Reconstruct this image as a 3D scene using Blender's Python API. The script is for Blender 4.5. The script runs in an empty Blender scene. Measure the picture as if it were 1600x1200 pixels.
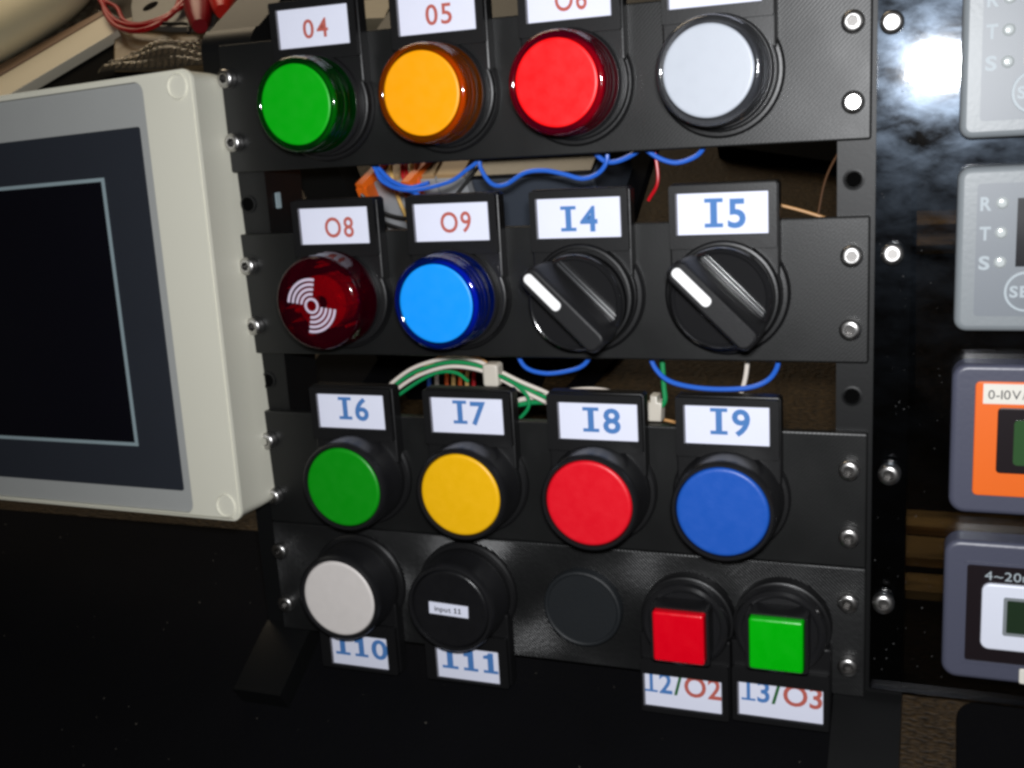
import bpy, bmesh, math, random
from mathutils import Vector, Matrix
random.seed(7)
S = 0.001                       # the script thinks in millimetres
sc = bpy.context.scene
COL = sc.collection

# ------------------------------------------------------------------ frames
LEAN = math.radians(32)         # the control panel leans back on its feet
Z0 = -203.0                     # desk level under the panel, in panel coordinates
TP = Matrix.Rotation(-LEAN, 4, 'X') @ Matrix.Translation((0, 0, -Z0 * S))   # panel -> world
def pw(x, y, z): return TP @ Vector((x * S, y * S, z * S))
def wp(y, z):                   # world (y, z) -> panel (Y, Z)
    v = TP.inverted() @ Vector((0, y * S, z * S)); return v.y / S, v.z / S

# ------------------------------------------------------------------ camera, world, lights, exposure
R = [[0.93309707, 0.35455505, -0.06017113], [0.02398975, -0.22831119, -0.97329260], [-0.35882355, 0.90673299, -0.22154219]]
CAM = (212.7413, -308.6778, -22.6835)
def cam_matrix(pos):
    m = Matrix(((R[0][0], -R[1][0], -R[2][0], pos[0] * S), (R[0][1], -R[1][1], -R[2][1], pos[1] * S),
                (R[0][2], -R[1][2], -R[2][2], pos[2] * S), (0, 0, 0, 1)))
    return TP @ m
cd = bpy.data.cameras.new('camera'); cam = bpy.data.objects.new('camera', cd); COL.objects.link(cam)
cam.matrix_world = cam_matrix(CAM)
cd.sensor_width = 36; cd.lens = 1716.5 / 1600 * 36; cd.clip_start = 0.01; cd.clip_end = 20
sc.camera = cam
w = bpy.data.worlds.new('World'); sc.world = w; w.use_nodes = True
w.node_tree.nodes['Background'].inputs[0].default_value = (1, 0.86, 0.66, 1)
w.node_tree.nodes['Background'].inputs[1].default_value = 0.012
def area(name, energy, sx, sy, color, mw):
    l = bpy.data.lights.new(name, 'AREA'); l.shape = 'RECTANGLE'; l.size = sx; l.size_y = sy
    l.energy = energy; l.color = color
    o = bpy.data.objects.new(name, l); COL.objects.link(o); o.matrix_world = mw
area('camera_flash', 1.32, 0.026, 0.014, (0.97, 0.98, 1.0), cam_matrix((212.0, -306.0, -2.0)))
room = Matrix.Translation((-0.85, 1.5, 1.1)) @ Vector((0.35, -0.95, -1)).to_track_quat('-Z', 'Y').to_matrix().to_4x4()
area('ceiling_lamp', 14.0, 1.1, 1.1, (1.0, 0.82, 0.58), room)
sc.view_settings.view_transform = 'Standard'; sc.view_settings.look = 'None'
sc.view_settings.exposure = 0; sc.view_settings.gamma = 1
try: sc.cycles.filter_width = 3.0
except Exception: pass

# ------------------------------------------------------------------ materials
def srgb(r, g, b):
    f = lambda c: (c / 255 / 12.92) if c <= 10 else ((c / 255 + 0.055) / 1.055) ** 2.4
    return (f(r), f(g), f(b), 1)
def mat(name, col, rough=0.5, metal=0.0, spec=0.5, coat=0.0, var=0.12, vscale=60, bump=0.0, bscale=900,
        stripes=None, emit=None, rvar=0.0, sss=0, streak=None):
    m = bpy.data.materials.new(name); m.use_nodes = True
    nt = m.node_tree; b = nt.nodes['Principled BSDF']; N = nt.nodes.new; L = nt.links.new
    b.inputs['Roughness'].default_value = rough; b.inputs['Metallic'].default_value = metal
    b.inputs['Specular IOR Level'].default_value = spec
    b.inputs['Coat Weight'].default_value = coat; b.inputs['Coat Roughness'].default_value = 0.12
    tc = N('ShaderNodeTexCoord')
    no = N('ShaderNodeTexNoise'); no.inputs['Scale'].default_value = vscale; no.inputs['Detail'].default_value = 6
    L(tc.outputs['Object'], no.inputs['Vector'])
    mx = N('ShaderNodeMix'); mx.data_type = 'RGBA'
    c0 = [c * (1 - var) for c in col[:3]] + [1]; c1 = [min(1, c * (1 + var)) for c in col[:3]] + [1]
    mx.inputs[6].default_value = c0; mx.inputs[7].default_value = c1
    L(no.outputs['Fac'], mx.inputs[0]); L(mx.outputs[2], b.inputs['Base Color'])
    if rvar:
        mr = N('ShaderNodeMapRange'); mr.inputs[1].default_value = 0.3; mr.inputs[2].default_value = 0.7
        mr.inputs[3].default_value = rough - rvar; mr.inputs[4].default_value = rough + rvar
        L(no.outputs['Fac'], mr.inputs[0]); L(mr.outputs[0], b.inputs['Roughness'])
    last = None
    if bump:
        n2 = N('ShaderNodeTexNoise'); n2.inputs['Scale'].default_value = bscale; n2.inputs['Detail'].default_value = 3
        if streak:
            mp = N('ShaderNodeMapping'); mp.inputs['Scale'].default_value = streak
            L(tc.outputs['Object'], mp.inputs['Vector']); L(mp.outputs[0], n2.inputs['Vector'])
        else: L(tc.outputs['Object'], n2.inputs['Vector'])
        bp = N('ShaderNodeBump'); bp.inputs['Distance'].default_value = 0.001; bp.inputs['Strength'].default_value = bump
        L(n2.outputs['Fac'], bp.inputs['Height']); last = bp
        if streak:
            m2 = N('ShaderNodeMix'); m2.data_type = 'RGBA'; m2.blend_type = 'MULTIPLY'; m2.inputs[0].default_value = 1
            cr = N('ShaderNodeMapRange'); cr.inputs[1].default_value = 0.35; cr.inputs[2].default_value = 0.7
            cr.inputs[3].default_value = 0.35; cr.inputs[4].default_value = 1.7
            L(n2.outputs['Fac'], cr.inputs[0]); L(mx.outputs[2], m2.inputs[6]); L(cr.outputs[0], m2.inputs[7])
            L(m2.outputs[2], b.inputs['Base Color'])
    if stripes:
        pitch, ang, st = stripes
        mp = N('ShaderNodeMapping'); mp.inputs['Rotation'].default_value = (0, ang, 0)
        wv = N('ShaderNodeTexWave'); wv.inputs['Scale'].default_value = 0.314 / (pitch * S)
        wv.inputs['Distortion'].default_value = 0.6; wv.inputs['Detail Scale'].default_value = 0.02
        L(tc.outputs['Object'], mp.inputs['Vector']); L(mp.outputs[0], wv.inputs['Vector'])
        bp = N('ShaderNodeBump'); bp.inputs['Distance'].default_value = 0.0001; bp.inputs['Strength'].default_value = st
        L(wv.outputs['Fac'], bp.inputs['Height'])
        if st > 1:      # the print lines stand out in patches
            n3 = N('ShaderNodeTexNoise'); n3.inputs['Scale'].default_value = 21; n3.inputs['Detail'].default_value = 2
            L(tc.outputs['Object'], n3.inputs['Vector'])
            m3 = N('ShaderNodeMapRange'); m3.inputs[1].default_value = 0.42; m3.inputs[2].default_value = 0.62
            m3.inputs[3].default_value = 0.25; m3.inputs[4].default_value = st
            L(n3.outputs['Fac'], m3.inputs[0]); L(m3.outputs[0], bp.inputs['Strength'])
        if last: L(last.outputs[0], bp.inputs['Normal'])
        last = bp
    if last: L(last.outputs[0], b.inputs['Normal'])
    return m

def clear_mat(name, tint, rough=0.05, ior=1.5, bump=0.0, body=None, bodyfac=0.0):
    """thin clear plastic: tinted straight-through light plus a fresnel reflection"""
    m = bpy.data.materials.new(name); m.use_nodes = True
    nt = m.node_tree; nt.nodes.clear(); N = nt.nodes.new; L = nt.links.new
    out = N('ShaderNodeOutputMaterial'); tr = N('ShaderNodeBsdfTransparent'); tr.inputs[0].default_value = tint
    gl = N('ShaderNodeBsdfGlossy'); gl.inputs['Roughness'].default_value = rough
    fr = N('ShaderNodeFresnel'); fr.inputs['IOR'].default_value = ior
    mx = N('ShaderNodeMixShader'); L(fr.outputs[0], mx.inputs[0]); L(gl.outputs[0], mx.inputs[2])
    src = tr.outputs[0]
    if body:
        df = N('ShaderNodeBsdfDiffuse'); df.inputs[0].default_value = body
        m2 = N('ShaderNodeMixShader'); m2.inputs[0].default_value = bodyfac
        L(tr.outputs[0], m2.inputs[1]); L(df.outputs[0], m2.inputs[2]); src = m2.outputs[0]
    L(src, mx.inputs[1]); L(mx.outputs[0], out.inputs[0])
    if bump:
        tc = N('ShaderNodeTexCoord'); n2 = N('ShaderNodeTexNoise'); n2.inputs['Scale'].default_value = 250
        bp = N('ShaderNodeBump'); bp.inputs['Distance'].default_value = 0.0005; bp.inputs['Strength'].default_value = bump
        L(tc.outputs['Object'], n2.inputs['Vector']); L(n2.outputs['Fac'], bp.inputs['Height'])
        L(bp.outputs[0], gl.inputs['Normal'])
    return m

def acrylic_mat():
    """dark smoked sheet, smeared and finely scratched where it has been wiped, bluish glare put into the gloss colour"""
    m = bpy.data.materials.new('smoked_acrylic'); m.use_nodes = True
    nt = m.node_tree; nt.nodes.clear(); N = nt.nodes.new; L = nt.links.new
    out = N('ShaderNodeOutputMaterial'); tr = N('ShaderNodeBsdfTransparent'); tr.inputs[0].default_value = (0.40, 0.40, 0.41, 1)
    tc = N('ShaderNodeTexCoord')
    no = N('ShaderNodeTexNoise'); no.inputs['Scale'].default_value = 85; no.inputs['Detail'].default_value = 9
    no.inputs['Roughness'].default_value = 0.6; no.inputs['Distortion'].default_value = 0.25
    mp = N('ShaderNodeMapping'); mp.inputs['Rotation'].default_value = (0, 0.7, 0); mp.inputs['Scale'].default_value = (1.0, 1, 2.0)
    L(tc.outputs['Object'], mp.inputs[0]); L(mp.outputs[0], no.inputs['Vector'])
    rp = N('ShaderNodeMapRange'); rp.inputs[1].default_value = 0.34; rp.inputs[2].default_value = 0.70
    rp.inputs[3].default_value = 0.0; rp.inputs[4].default_value = 1.0
    L(no.outputs['Fac'], rp.inputs[0])
    g1 = N('ShaderNodeBsdfGlossy'); g1.inputs['Roughness'].default_value = 0.055; g1.inputs[0].default_value = (1, 1, 1, 1)
    g2 = N('ShaderNodeBsdfGlossy'); g2.inputs['Roughness'].default_value = 0.215; g2.inputs[0].default_value = (0.62, 0.78, 1, 1)  # blue tint paints the glare halo into the reflection
    mg = N('ShaderNodeMixShader'); mm = N('ShaderNodeMath'); mm.operation = 'MULTIPLY'; mm.inputs[1].default_value = 0.45
    L(rp.outputs[0], mm.inputs[0]); L(mm.outputs[0], mg.inputs[0]); L(g1.outputs[0], mg.inputs[1]); L(g2.outputs[0], mg.inputs[2])
    fr = N('ShaderNodeFresnel'); fr.inputs['IOR'].default_value = 1.45
    fm = N('ShaderNodeMath'); fm.operation = 'MULTIPLY_ADD'; fm.inputs[1].default_value = 0.006
    L(rp.outputs[0], fm.inputs[0]); L(fr.outputs[0], fm.inputs[2])
    mx = N('ShaderNodeMixShader'); L(fm.outputs[0], mx.inputs[0]); L(tr.outputs[0], mx.inputs[1]); L(mg.outputs[0], mx.inputs[2])
    L(mx.outputs[0], out.inputs[0])
    n2 = N('ShaderNodeTexNoise'); n2.inputs['Scale'].default_value = 90; n2.inputs['Detail'].default_value = 4
    bp = N('ShaderNodeBump'); bp.inputs['Distance'].default_value = 0.0012; bp.inputs['Strength'].default_value = 0.03
    L(tc.outputs['Object'], n2.inputs['Vector']); L(n2.outputs['Fac'], bp.inputs['Height'])
    L(bp.outputs[0], g1.inputs['Normal']); L(bp.outputs[0], g2.inputs['Normal'])
    return m

M = dict(
 printed=mat('printed_black', (0.0055, 0.0058, 0.0058, 1), 0.42, spec=0.44, bump=0.03, bscale=1500, stripes=(0.85, math.radians(-45), 0.11), rvar=0.05, vscale=35),
 printed_b=mat('printed_black_swirled', (0.006, 0.0063, 0.0065, 1), 0.40, spec=0.6, bump=0.10, bscale=700, stripes=(0.78, math.radians(45), 1.7), rvar=0.10, vscale=28),
 rail=mat('rail_black', (0.0032, 0.0034, 0.0036, 1), 0.46, spec=0.32, bump=0.02, bscale=1200),
 holder=mat('holder_black', (0.006, 0.006, 0.0065, 1), 0.40, spec=0.45, bump=0.04, bscale=2000),
 bore=mat('bore_shade', (0.001, 0.001, 0.001, 1), 0.9, spec=0.05),  # flat black for holes, their inner shade put into the colour
 collar=mat('collar_black', (0.010, 0.010, 0.011, 1), 0.32, bump=0.03, bscale=1500),
 knob=mat('knob_black', (0.012, 0.012, 0.013, 1), 0.15, coat=0.6, bump=0.03, bscale=1200),
 grip=mat('grip_black', (0.010, 0.010, 0.011, 1), 0.45, spec=0.35, bump=0.04, bscale=1500),
 card=mat('card_white', srgb(226, 229, 246), 0.6, var=0.03, vscale=90),
 red_ink=mat('ink_red', srgb(186, 92, 80), 0.7, var=0.1), blue_ink=mat('ink_blue', srgb(70, 122, 186), 0.7, var=0.1),
 green_ink=mat('ink_green', srgb(28, 96, 40), 0.7), grey_ink=mat('ink_grey', srgb(60, 60, 64), 0.7),
 steel=mat('steel', (0.52, 0.51, 0.50, 1), 0.32, metal=1, var=0.05, vscale=500, bump=0.015, bscale=900, rvar=0.05),
 socket=mat('socket_shade', (0.14, 0.135, 0.13, 1), 0.4, metal=1),  # screw steel again, darker: recess shade put into the colour
 white=mat('white_paint', (0.85, 0.85, 0.85, 1), 0.4, var=0.02),
 hmi=mat('ivory_plastic', srgb(224, 222, 206), 0.42, var=0.035, vscale=25, bump=0.05, bscale=1500),
 membrane=mat('grey_membrane', srgb(168, 170, 168), 0.5, var=0.03, bump=0.04),
 slate=mat('slate_membrane', srgb(40, 44, 52), 0.55, var=0.05, bump=0.03), silver=mat('silver_line', srgb(150, 168, 174), 0.5),
 screen=mat('screen_off', (0.004, 0.004, 0.007, 1), 0.22, spec=0.4, var=0.02, vscale=18, rvar=0.12),
 desk=mat('brown_desk', (0.028, 0.016, 0.0055, 1), 0.6, spec=0.22, var=0.25, vscale=30, bump=0.7, bscale=1150, streak=(0.35, 1, 1)),
 mat_=mat('black_mat', (0.0028, 0.0028, 0.0034, 1), 0.9, spec=0.05, var=0.3, vscale=20, bump=0.25, bscale=600),
 blue_wire=mat('blue_insulation', srgb(40, 100, 205), 0.35), red_wire=mat('red_insulation', srgb(185, 2, 22), 0.35),
 green_wire=mat('green_insulation', srgb(20, 140, 80), 0.35), white_wire=mat('white_insulation', srgb(225, 215, 205), 0.4),
 black_wire=mat('black_insulation', (0.012, 0.012, 0.012, 1), 0.4), tan_wire=mat('bare_copper', srgb(200, 150, 95), 0.35),
 brown_wire=mat('brown_insulation', srgb(82, 52, 26), 0.5), orange_wire=mat('orange_insulation', srgb(220, 90, 20), 0.4), yellow_wire=mat('yellow_insulation', srgb(225, 185, 110), 0.4),
 orange=mat('orange_plastic', srgb(235, 105, 20), 0.45, var=0.04), nylon=mat('nylon', srgb(205, 198, 185), 0.4),
 grey_bezel=mat('grey_bezel', srgb(128, 134, 138), 0.4, var=0.03, bump=0.04), grey_face=mat('grey_face', srgb(116, 122, 129), 0.42, var=0.02),
 slate_bezel=mat('slate_bezel', srgb(76, 78, 94), 0.38, var=0.04, bump=0.05), window=mat('black_window', (0.012, 0.008, 0.010, 1), 0.3),
 lcd=mat('green_lcd', srgb(52, 84, 50), 0.15, var=0.08), lcd2=mat('dark_green_lcd', srgb(36, 52, 36), 0.15, var=0.1),
 print_white=mat('print_white', srgb(168, 178, 184), 0.5), led=mat('clear_led', srgb(190, 196, 196), 0.2, coat=0.6),
 sticker=mat('sticker', srgb(228, 224, 214), 0.5, var=0.02),
 pouch=mat('cream_plastic', srgb(236, 226, 190), 0.55, var=0.12, vscale=22, bump=0.2, bscale=60),
 plank=mat('cream_board', srgb(228, 220, 198), 0.5, var=0.06, vscale=12), plank_side=mat('tan_edge', srgb(150, 120, 96), 0.6),
 bracket=mat('grey_metal', srgb(112, 112, 108), 0.4, metal=0.2, var=0.08, bump=0.05),
 clip=mat('red_rubber', srgb(150, 14, 30), 0.4), clip2=mat('bright_red_plastic', srgb(230, 40, 30), 0.35),
 block=mat('grey_block', srgb(160, 162, 165), 0.5), block_top=mat('tan_block', srgb(170, 140, 100), 0.5),
 case=mat('blue_grey_case', srgb(62, 68, 78), 0.5), board=mat('circuit_tan', srgb(150, 140, 118), 0.5, bump=0.3, bscale=200),
 wood=mat('light_wood', srgb(225, 180, 105), 0.5, var=0.25, vscale=70, bump=0.2, bscale=200, streak=(0.1, 1, 1)),
 wrap=clear_mat('bubble_film', (0.70, 0.66, 0.58, 1), 0.09, 1.7, bump=0.5, body=(0.36, 0.30, 0.22, 1), bodyfac=0.3),
 matlint=mat('mat_lint', (0.05, 0.045, 0.035, 1), 0.9), acrylic=acrylic_mat(), lint=mat('lint', (0.10, 0.10, 0.10, 1), 0.8),
)
def disc_mat(n, c, rough=0.42):
    k = 0.025 if n.startswith('lamp') else 0.06
    return mat(n, c, rough, var=k, bump=k, bscale=1500, vscale=260, rvar=0.06)
GREEN = srgb(6, 142, 14); YELLOW = srgb(240, 182, 8); RED = srgb(226, 14, 34); BLUE = srgb(26, 84, 180)

# ------------------------------------------------------------------ mesh helpers (mm)
def link(name, bm, m, parent=None, loc=None, smooth=35):
    me = bpy.data.meshes.new(name)
    bmesh.ops.remove_doubles(bm, verts=bm.verts, dist=1e-4)
    bmesh.ops.recalc_face_normals(bm, faces=bm.faces)
    bmesh.ops.scale(bm, vec=(S, S, S), verts=bm.verts)
    bm.to_mesh(me); bm.free()
    for p in me.polygons: p.use_smooth = True
    me.set_sharp_from_angle(angle=math.radians(smooth))
    for p in me.polygons:
        if abs(p.normal.y) > 0.9995 or abs(p.normal.z) > 0.9999 or abs(p.normal.x) > 0.9999: p.use_smooth = False
    for mm in (m if isinstance(m, (list, tuple)) else [m]): me.materials.append(mm)
    o = bpy.data.objects.new(name, me); COL.objects.link(o)
    if parent: o.parent = parent
    if loc: o.location = [c * S for c in loc]
    return o
def root(name, label, cat, x, y, z, group=None, rot=None, world=False):
    o = bpy.data.objects.new(name, None); COL.objects.link(o); o.empty_display_size = 0.005
    base = Matrix.Identity(4) if world else TP
    o.matrix_world = base @ Matrix.Translation((x * S, y * S, z * S)) @ (rot or Matrix.Identity(4))
    o['label'] = label; o['category'] = cat
    if group: o['group'] = group
    return o
def tag(o, label, cat, group=None, world=False):
    o['label'] = label; o['category'] = cat
    if group: o['group'] = group
    if not world: o.matrix_world = TP @ Matrix.Translation(o.location)
    return o
def lathe(prof, seg=56, bm=None, c=(0, 0), closed=False):
    """profile of (radius, y) turned about the y axis through (x, z) = c"""
    bm = bm or bmesh.new(); rings = []
    for r, y in prof:
        if r < 1e-6: rings.append([bm.verts.new((c[0], y, c[1]))])
        else: rings.append([bm.verts.new((c[0] + r * math.cos(2 * math.pi * i / seg), y, c[1] + r * math.sin(2 * math.pi * i / seg))) for i in range(seg)])
    for a, b in zip(rings, rings[1:]):
        for i in range(seg):
            j = (i + 1) % seg
            if len(a) == 1 and len(b) == 1: continue
            if len(a) == 1: bm.faces.new((a[0], b[i], b[j]))
            elif len(b) == 1: bm.faces.new((a[i], b[0], a[j]))
            else: bm.faces.new((a[i], b[i], b[j], a[j]))
    return bm
def prism(pts, y0, y1, bev=0.0, bm=None, seg=2, axis='y'):
    """outline pts (x, z) from back y0 to front y1; front edges bevelled. axis 'x': pts are (y, z), 'z': pts are (x, y)"""
    b2 = bmesh.new()
    P = {'y': lambda p, d: (p[0], d, p[1]), 'x': lambda p, d: (d, p[0], p[1]), 'z': lambda p, d: (p[0], p[1], d)}[axis]
    a = [b2.verts.new(P(p, y0)) for p in pts]; f = [b2.verts.new(P(p, y1)) for p in pts]
    n = len(pts)
    b2.faces.new(a); b2.faces.new(list(reversed(f)))
    for i in range(n): b2.faces.new((a[i], f[i], f[(i + 1) % n], a[(i + 1) % n]))
    bmesh.ops.recalc_face_normals(b2, faces=b2.faces)
    if bev:
        fe = set(f)
        ed = [e for e in b2.edges if e.verts[0] in fe and e.verts[1] in fe]
        bmesh.ops.bevel(b2, geom=ed, offset=bev, segments=seg, affect='EDGES', profile=0.5)
    if bm is None: return b2
    me = bpy.data.meshes.new('t'); b2.to_mesh(me); b2.free(); bm.from_mesh(me); bpy.data.meshes.remove(me)
    return bm
def rect(x0, x1, z0, z1, r=0.0, n=5):
    if r <= 0: return [(x0, z0), (x1, z0), (x1, z1), (x0, z1)]
    p = []
    for cx, cz, a in ((x1 - r, z0 + r, -90), (x1 - r, z1 - r, 0), (x0 + r, z1 - r, 90), (x0 + r, z0 + r, 180)):
        for i in range(n + 1):
            t = math.radians(a + 90 * i / n); p.append((cx + r * math.cos(t), cz + r * math.sin(t)))
    return p
def frame(outer, inner, y0, y1, bm=None, bev=0.0):
    """flat ring between two outlines with the same number of points"""
    bm = bm or bmesh.new(); n = len(outer)
    V = [[bm.verts.new((p[0], y, p[1])) for p in o] for o in (outer, inner) for y in (y0, y1)]
    oa, of, ia, if_ = V
    for i in range(n):
        j = (i + 1) % n
        for q in ((oa[i], of[i], of[j], oa[j]), (ia[i], if_[i], if_[j], ia[j]), (of[i], if_[i], if_[j], of[j]), (oa[i], ia[i], ia[j], oa[j])):
            bm.faces.new(q)
    if bev:
        s = set(of) | set(if_)
        ed = [e for e in bm.edges if (e.verts[0] in set(of) and e.verts[1] in set(of)) or (e.verts[0] in set(if_) and e.verts[1] in set(if_))]
        bmesh.ops.bevel(bm, geom=ed, offset=bev, segments=2, affect='EDGES')
    return bm
def spline(pts, k=8):
    P = [Vector(p) for p in pts]; P = [2 * P[0] - P[1]] + P + [2 * P[-1] - P[-2]]; out = []
    for i in range(1, len(P) - 2):
        for j in range(k):
            t = j / k; a, b, c, d = P[i - 1:i + 3]
            out.append(0.5 * ((2 * b) + (c - a) * t + (2 * a - 5 * b + 4 * c - d) * t * t + (3 * b - a - 3 * c + d) * t ** 3))
    out.append(P[-2]); return out
def tube(pts, r, bm=None, seg=8, k=8):
    bm = bm or bmesh.new(); Q = spline(pts, k); prev = None; rings = []
    up = Vector((0.13, 0.9, 0.31)).normalized()
    for i, p in enumerate(Q):
        t = (Q[min(i + 1, len(Q) - 1)] - Q[max(i - 1, 0)]).normalized()
        u = t.cross(up).normalized(); v = t.cross(u).normalized()
        rings.append([bm.verts.new(p + u * r * math.cos(2 * math.pi * j / seg) + v * r * math.sin(2 * math.pi * j / seg)) for j in range(seg)])
    for a, b in zip(rings, rings[1:]):
        for j in range(seg): bm.faces.new((a[j], b[j], b[(j + 1) % seg], a[(j + 1) % seg]))
    bm.faces.new(rings[0]); bm.faces.new(rings[-1]); return bm

# ------------------------------------------------------------------ lettering: bold glyphs, a serifed I as in the labels
GC = {}
def glyph(ch, bold):
    key = (ch, bold)
    if key in GC: return GC[key]
    if ch == 'I':
        t = 0.23 if bold > 0.02 else 0.16; q = 0.14 if bold > 0.02 else 0.1
        vs, fs = [], []
        for x0, x1, z0, z1 in ((0, .62, 0, q), (0, .62, 1 - q, 1), (.31 - t / 2, .31 + t / 2, q, 1 - q)):
            n = len(vs); vs += [(x0, z0), (x1, z0), (x1, z1), (x0, z1)]; fs.append((n, n + 1, n + 2, n + 3))
        GC[key] = (vs, fs, 0.62); return GC[key]
    if ch == '1' and bold > 0.0155:
        vs = [(.05, 0), (.6, 0), (.6, .14), (.05, .14), (.22, .14), (.44, .14), (.44, 1), (.27, 1), (.22, .9), (.06, .84), (.06, .7), (.22, .7)]
        GC[key] = (vs, [(0, 1, 2, 3), (4, 5, 6, 7, 8), (11, 8, 9, 10)], 0.6); return GC[key]
    cu = bpy.data.curves.new('glyph', 'FONT'); cu.body = ch; cu.size = 1; cu.offset = bold; cu.resolution_u = 4
    o = bpy.data.objects.new('glyph', cu); COL.objects.link(o)
    bpy.context.view_layer.update()
    me = bpy.data.meshes.new_from_object(o.evaluated_get(bpy.context.evaluated_depsgraph_get()))
    vs = [(v.co.x, v.co.y) for v in me.vertices]; fs = [tuple(p.vertices) for p in me.polygons]
    bpy.data.objects.remove(o); bpy.data.curves.remove(cu); bpy.data.meshes.remove(me)
    x0 = min(v[0] for v in vs)
    cap = 0.73
    vs = [((v[0] - x0) / cap, v[1] / cap) for v in vs]
    GC[key] = (vs, fs, max(v[0] for v in vs)); return GC[key]
def lettering(chunks, x0, x1, z0, z1, y, parent, bold=0.02, gap=0.14, name='lettering'):
    """chunks: [(text, material)], fitted into the box x0..x1, z0..z1"""
    tot = 0; place = []
    for txt, m in chunks:
        for ch in txt:
            if ch == ' ': tot += 0.35; continue
            g = glyph(ch, bold); place.append((g, tot, m)); tot += g[2] + gap
    tot -= gap; sx = (x1 - x0) / tot; sz = z1 - z0; out = []
    for txt, m in chunks:
        bm = bmesh.new()
        for g, off, mm in place:
            if mm is not m: continue
            vs = [bm.verts.new((x0 + (off + v[0]) * sx, y, z0 + v[1] * sz)) for v in g[0]]
            for f in g[1]:
                try: bm.faces.new([vs[i] for i in f])
                except ValueError: pass
        r = bmesh.ops.extrude_face_region(bm, geom=list(bm.faces))
        bmesh.ops.translate(bm, vec=(0, -0.04, 0), verts=[v for v in r['geom'] if isinstance(v, bmesh.types.BMVert)])
        out.append(link(name, bm, m, parent))
    return out

# ------------------------------------------------------------------ the setting: desk and black mats (world frame, z up)
d = link('desk', prism(rect(-1600, 1400, -700, 2200), -30, 0, axis='z'), M['desk']); d['kind'] = 'structure'
d['label'] = 'brown grained desk top'
def slab(name, x0, x1, y0, y1, t, m, label, cat, bev=0.8):
    o = link(name, prism(rect(x0, x1, y0, y1, 6), 0.2, t, bev, axis='z'), m); tag(o, label, cat, world=True); return o
slab('desk_mat', -520, 203, -430, 54, 2.2, M['mat_'], 'large black mat on the desk in front of the control panel', 'mat')
slab('desk_mat', 221, 420, -260, 15, 2.2, M['mat_'], 'small black mat at lower right beside the brown desk strip', 'mat')

bm = bmesh.new()
for i in range(260):
    x, y, r = random.uniform(-260, 200), random.uniform(-150, 50), random.uniform(.12, .4); a = random.uniform(0, 6); q = r * random.uniform(.15, .8)
    v = [bm.verts.new((x + dx * math.cos(a) - dy * math.sin(a), y + dx * math.sin(a) + dy * math.cos(a), z)) for dx, dy, z in ((-r, -q, 2.25), (r, -q, 2.25), (r, q, 2.25), (-r, q, 2.25), (0, 0, 2.5))]
    for j in range(4): bm.faces.new((v[j], v[(j + 1) % 4], v[4]))
o = link('lint', bm, M['matlint']); o['kind'] = 'stuff'; o['label'] = 'fine dust and lint specks scattered over the black mat'; o['category'] = 'dust'
# ------------------------------------------------------------------ screws
def screw_mesh():
    bm = lathe([(0, 0.2), (2.75, 0.2), (2.95, -0.2), (2.95, -2.1), (2.85, -2.5), (2.55, -2.82), (2.15, -3.02), (1.75, -3.1)], 32)
    hexo = [(1.75 * math.cos(2 * math.pi * i / 32), 1.75 * math.sin(2 * math.pi * i / 32)) for i in range(32)]
    hexi = []
    for i in range(32):
        a = 2 * math.pi * i / 32; k = 1.35 / max(math.cos((a % (math.pi / 3)) - math.pi / 6), 0.1); hexi.append((k * math.cos(a), k * math.sin(a)))
    A = [bm.verts.new((p[0], -3.1, p[1])) for p in hexo]; B = [bm.verts.new((p[0], -3.1, p[1])) for p in hexi]; Cc = [bm.verts.new((p[0], -1.2, p[1])) for p in hexi]
    for i in range(32):
        j = (i + 1) % 32; bm.faces.new((A[i], B[i], B[j], A[j])); bm.faces.new((B[i], Cc[i], Cc[j], B[j]))
    bm.faces.new(Cc)
    for f in bm.faces:
        if all(v in set(B + Cc) for v in f.verts): f.material_index = 1
    return bm
screw0 = link('screw', screw_mesh(), [M['steel'], M['socket']]); screw_me = screw0.data; bpy.data.objects.remove(screw0)
def screw(parent, x, z, y=0):
    o = bpy.data.objects.new('screw', screw_me); COL.objects.link(o); o.parent = parent
    o.location = (x * S, y * S, z * S)
    o.rotation_euler = (random.uniform(-.09, .09), random.uniform(0, 1), random.uniform(-.09, .09))

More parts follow.
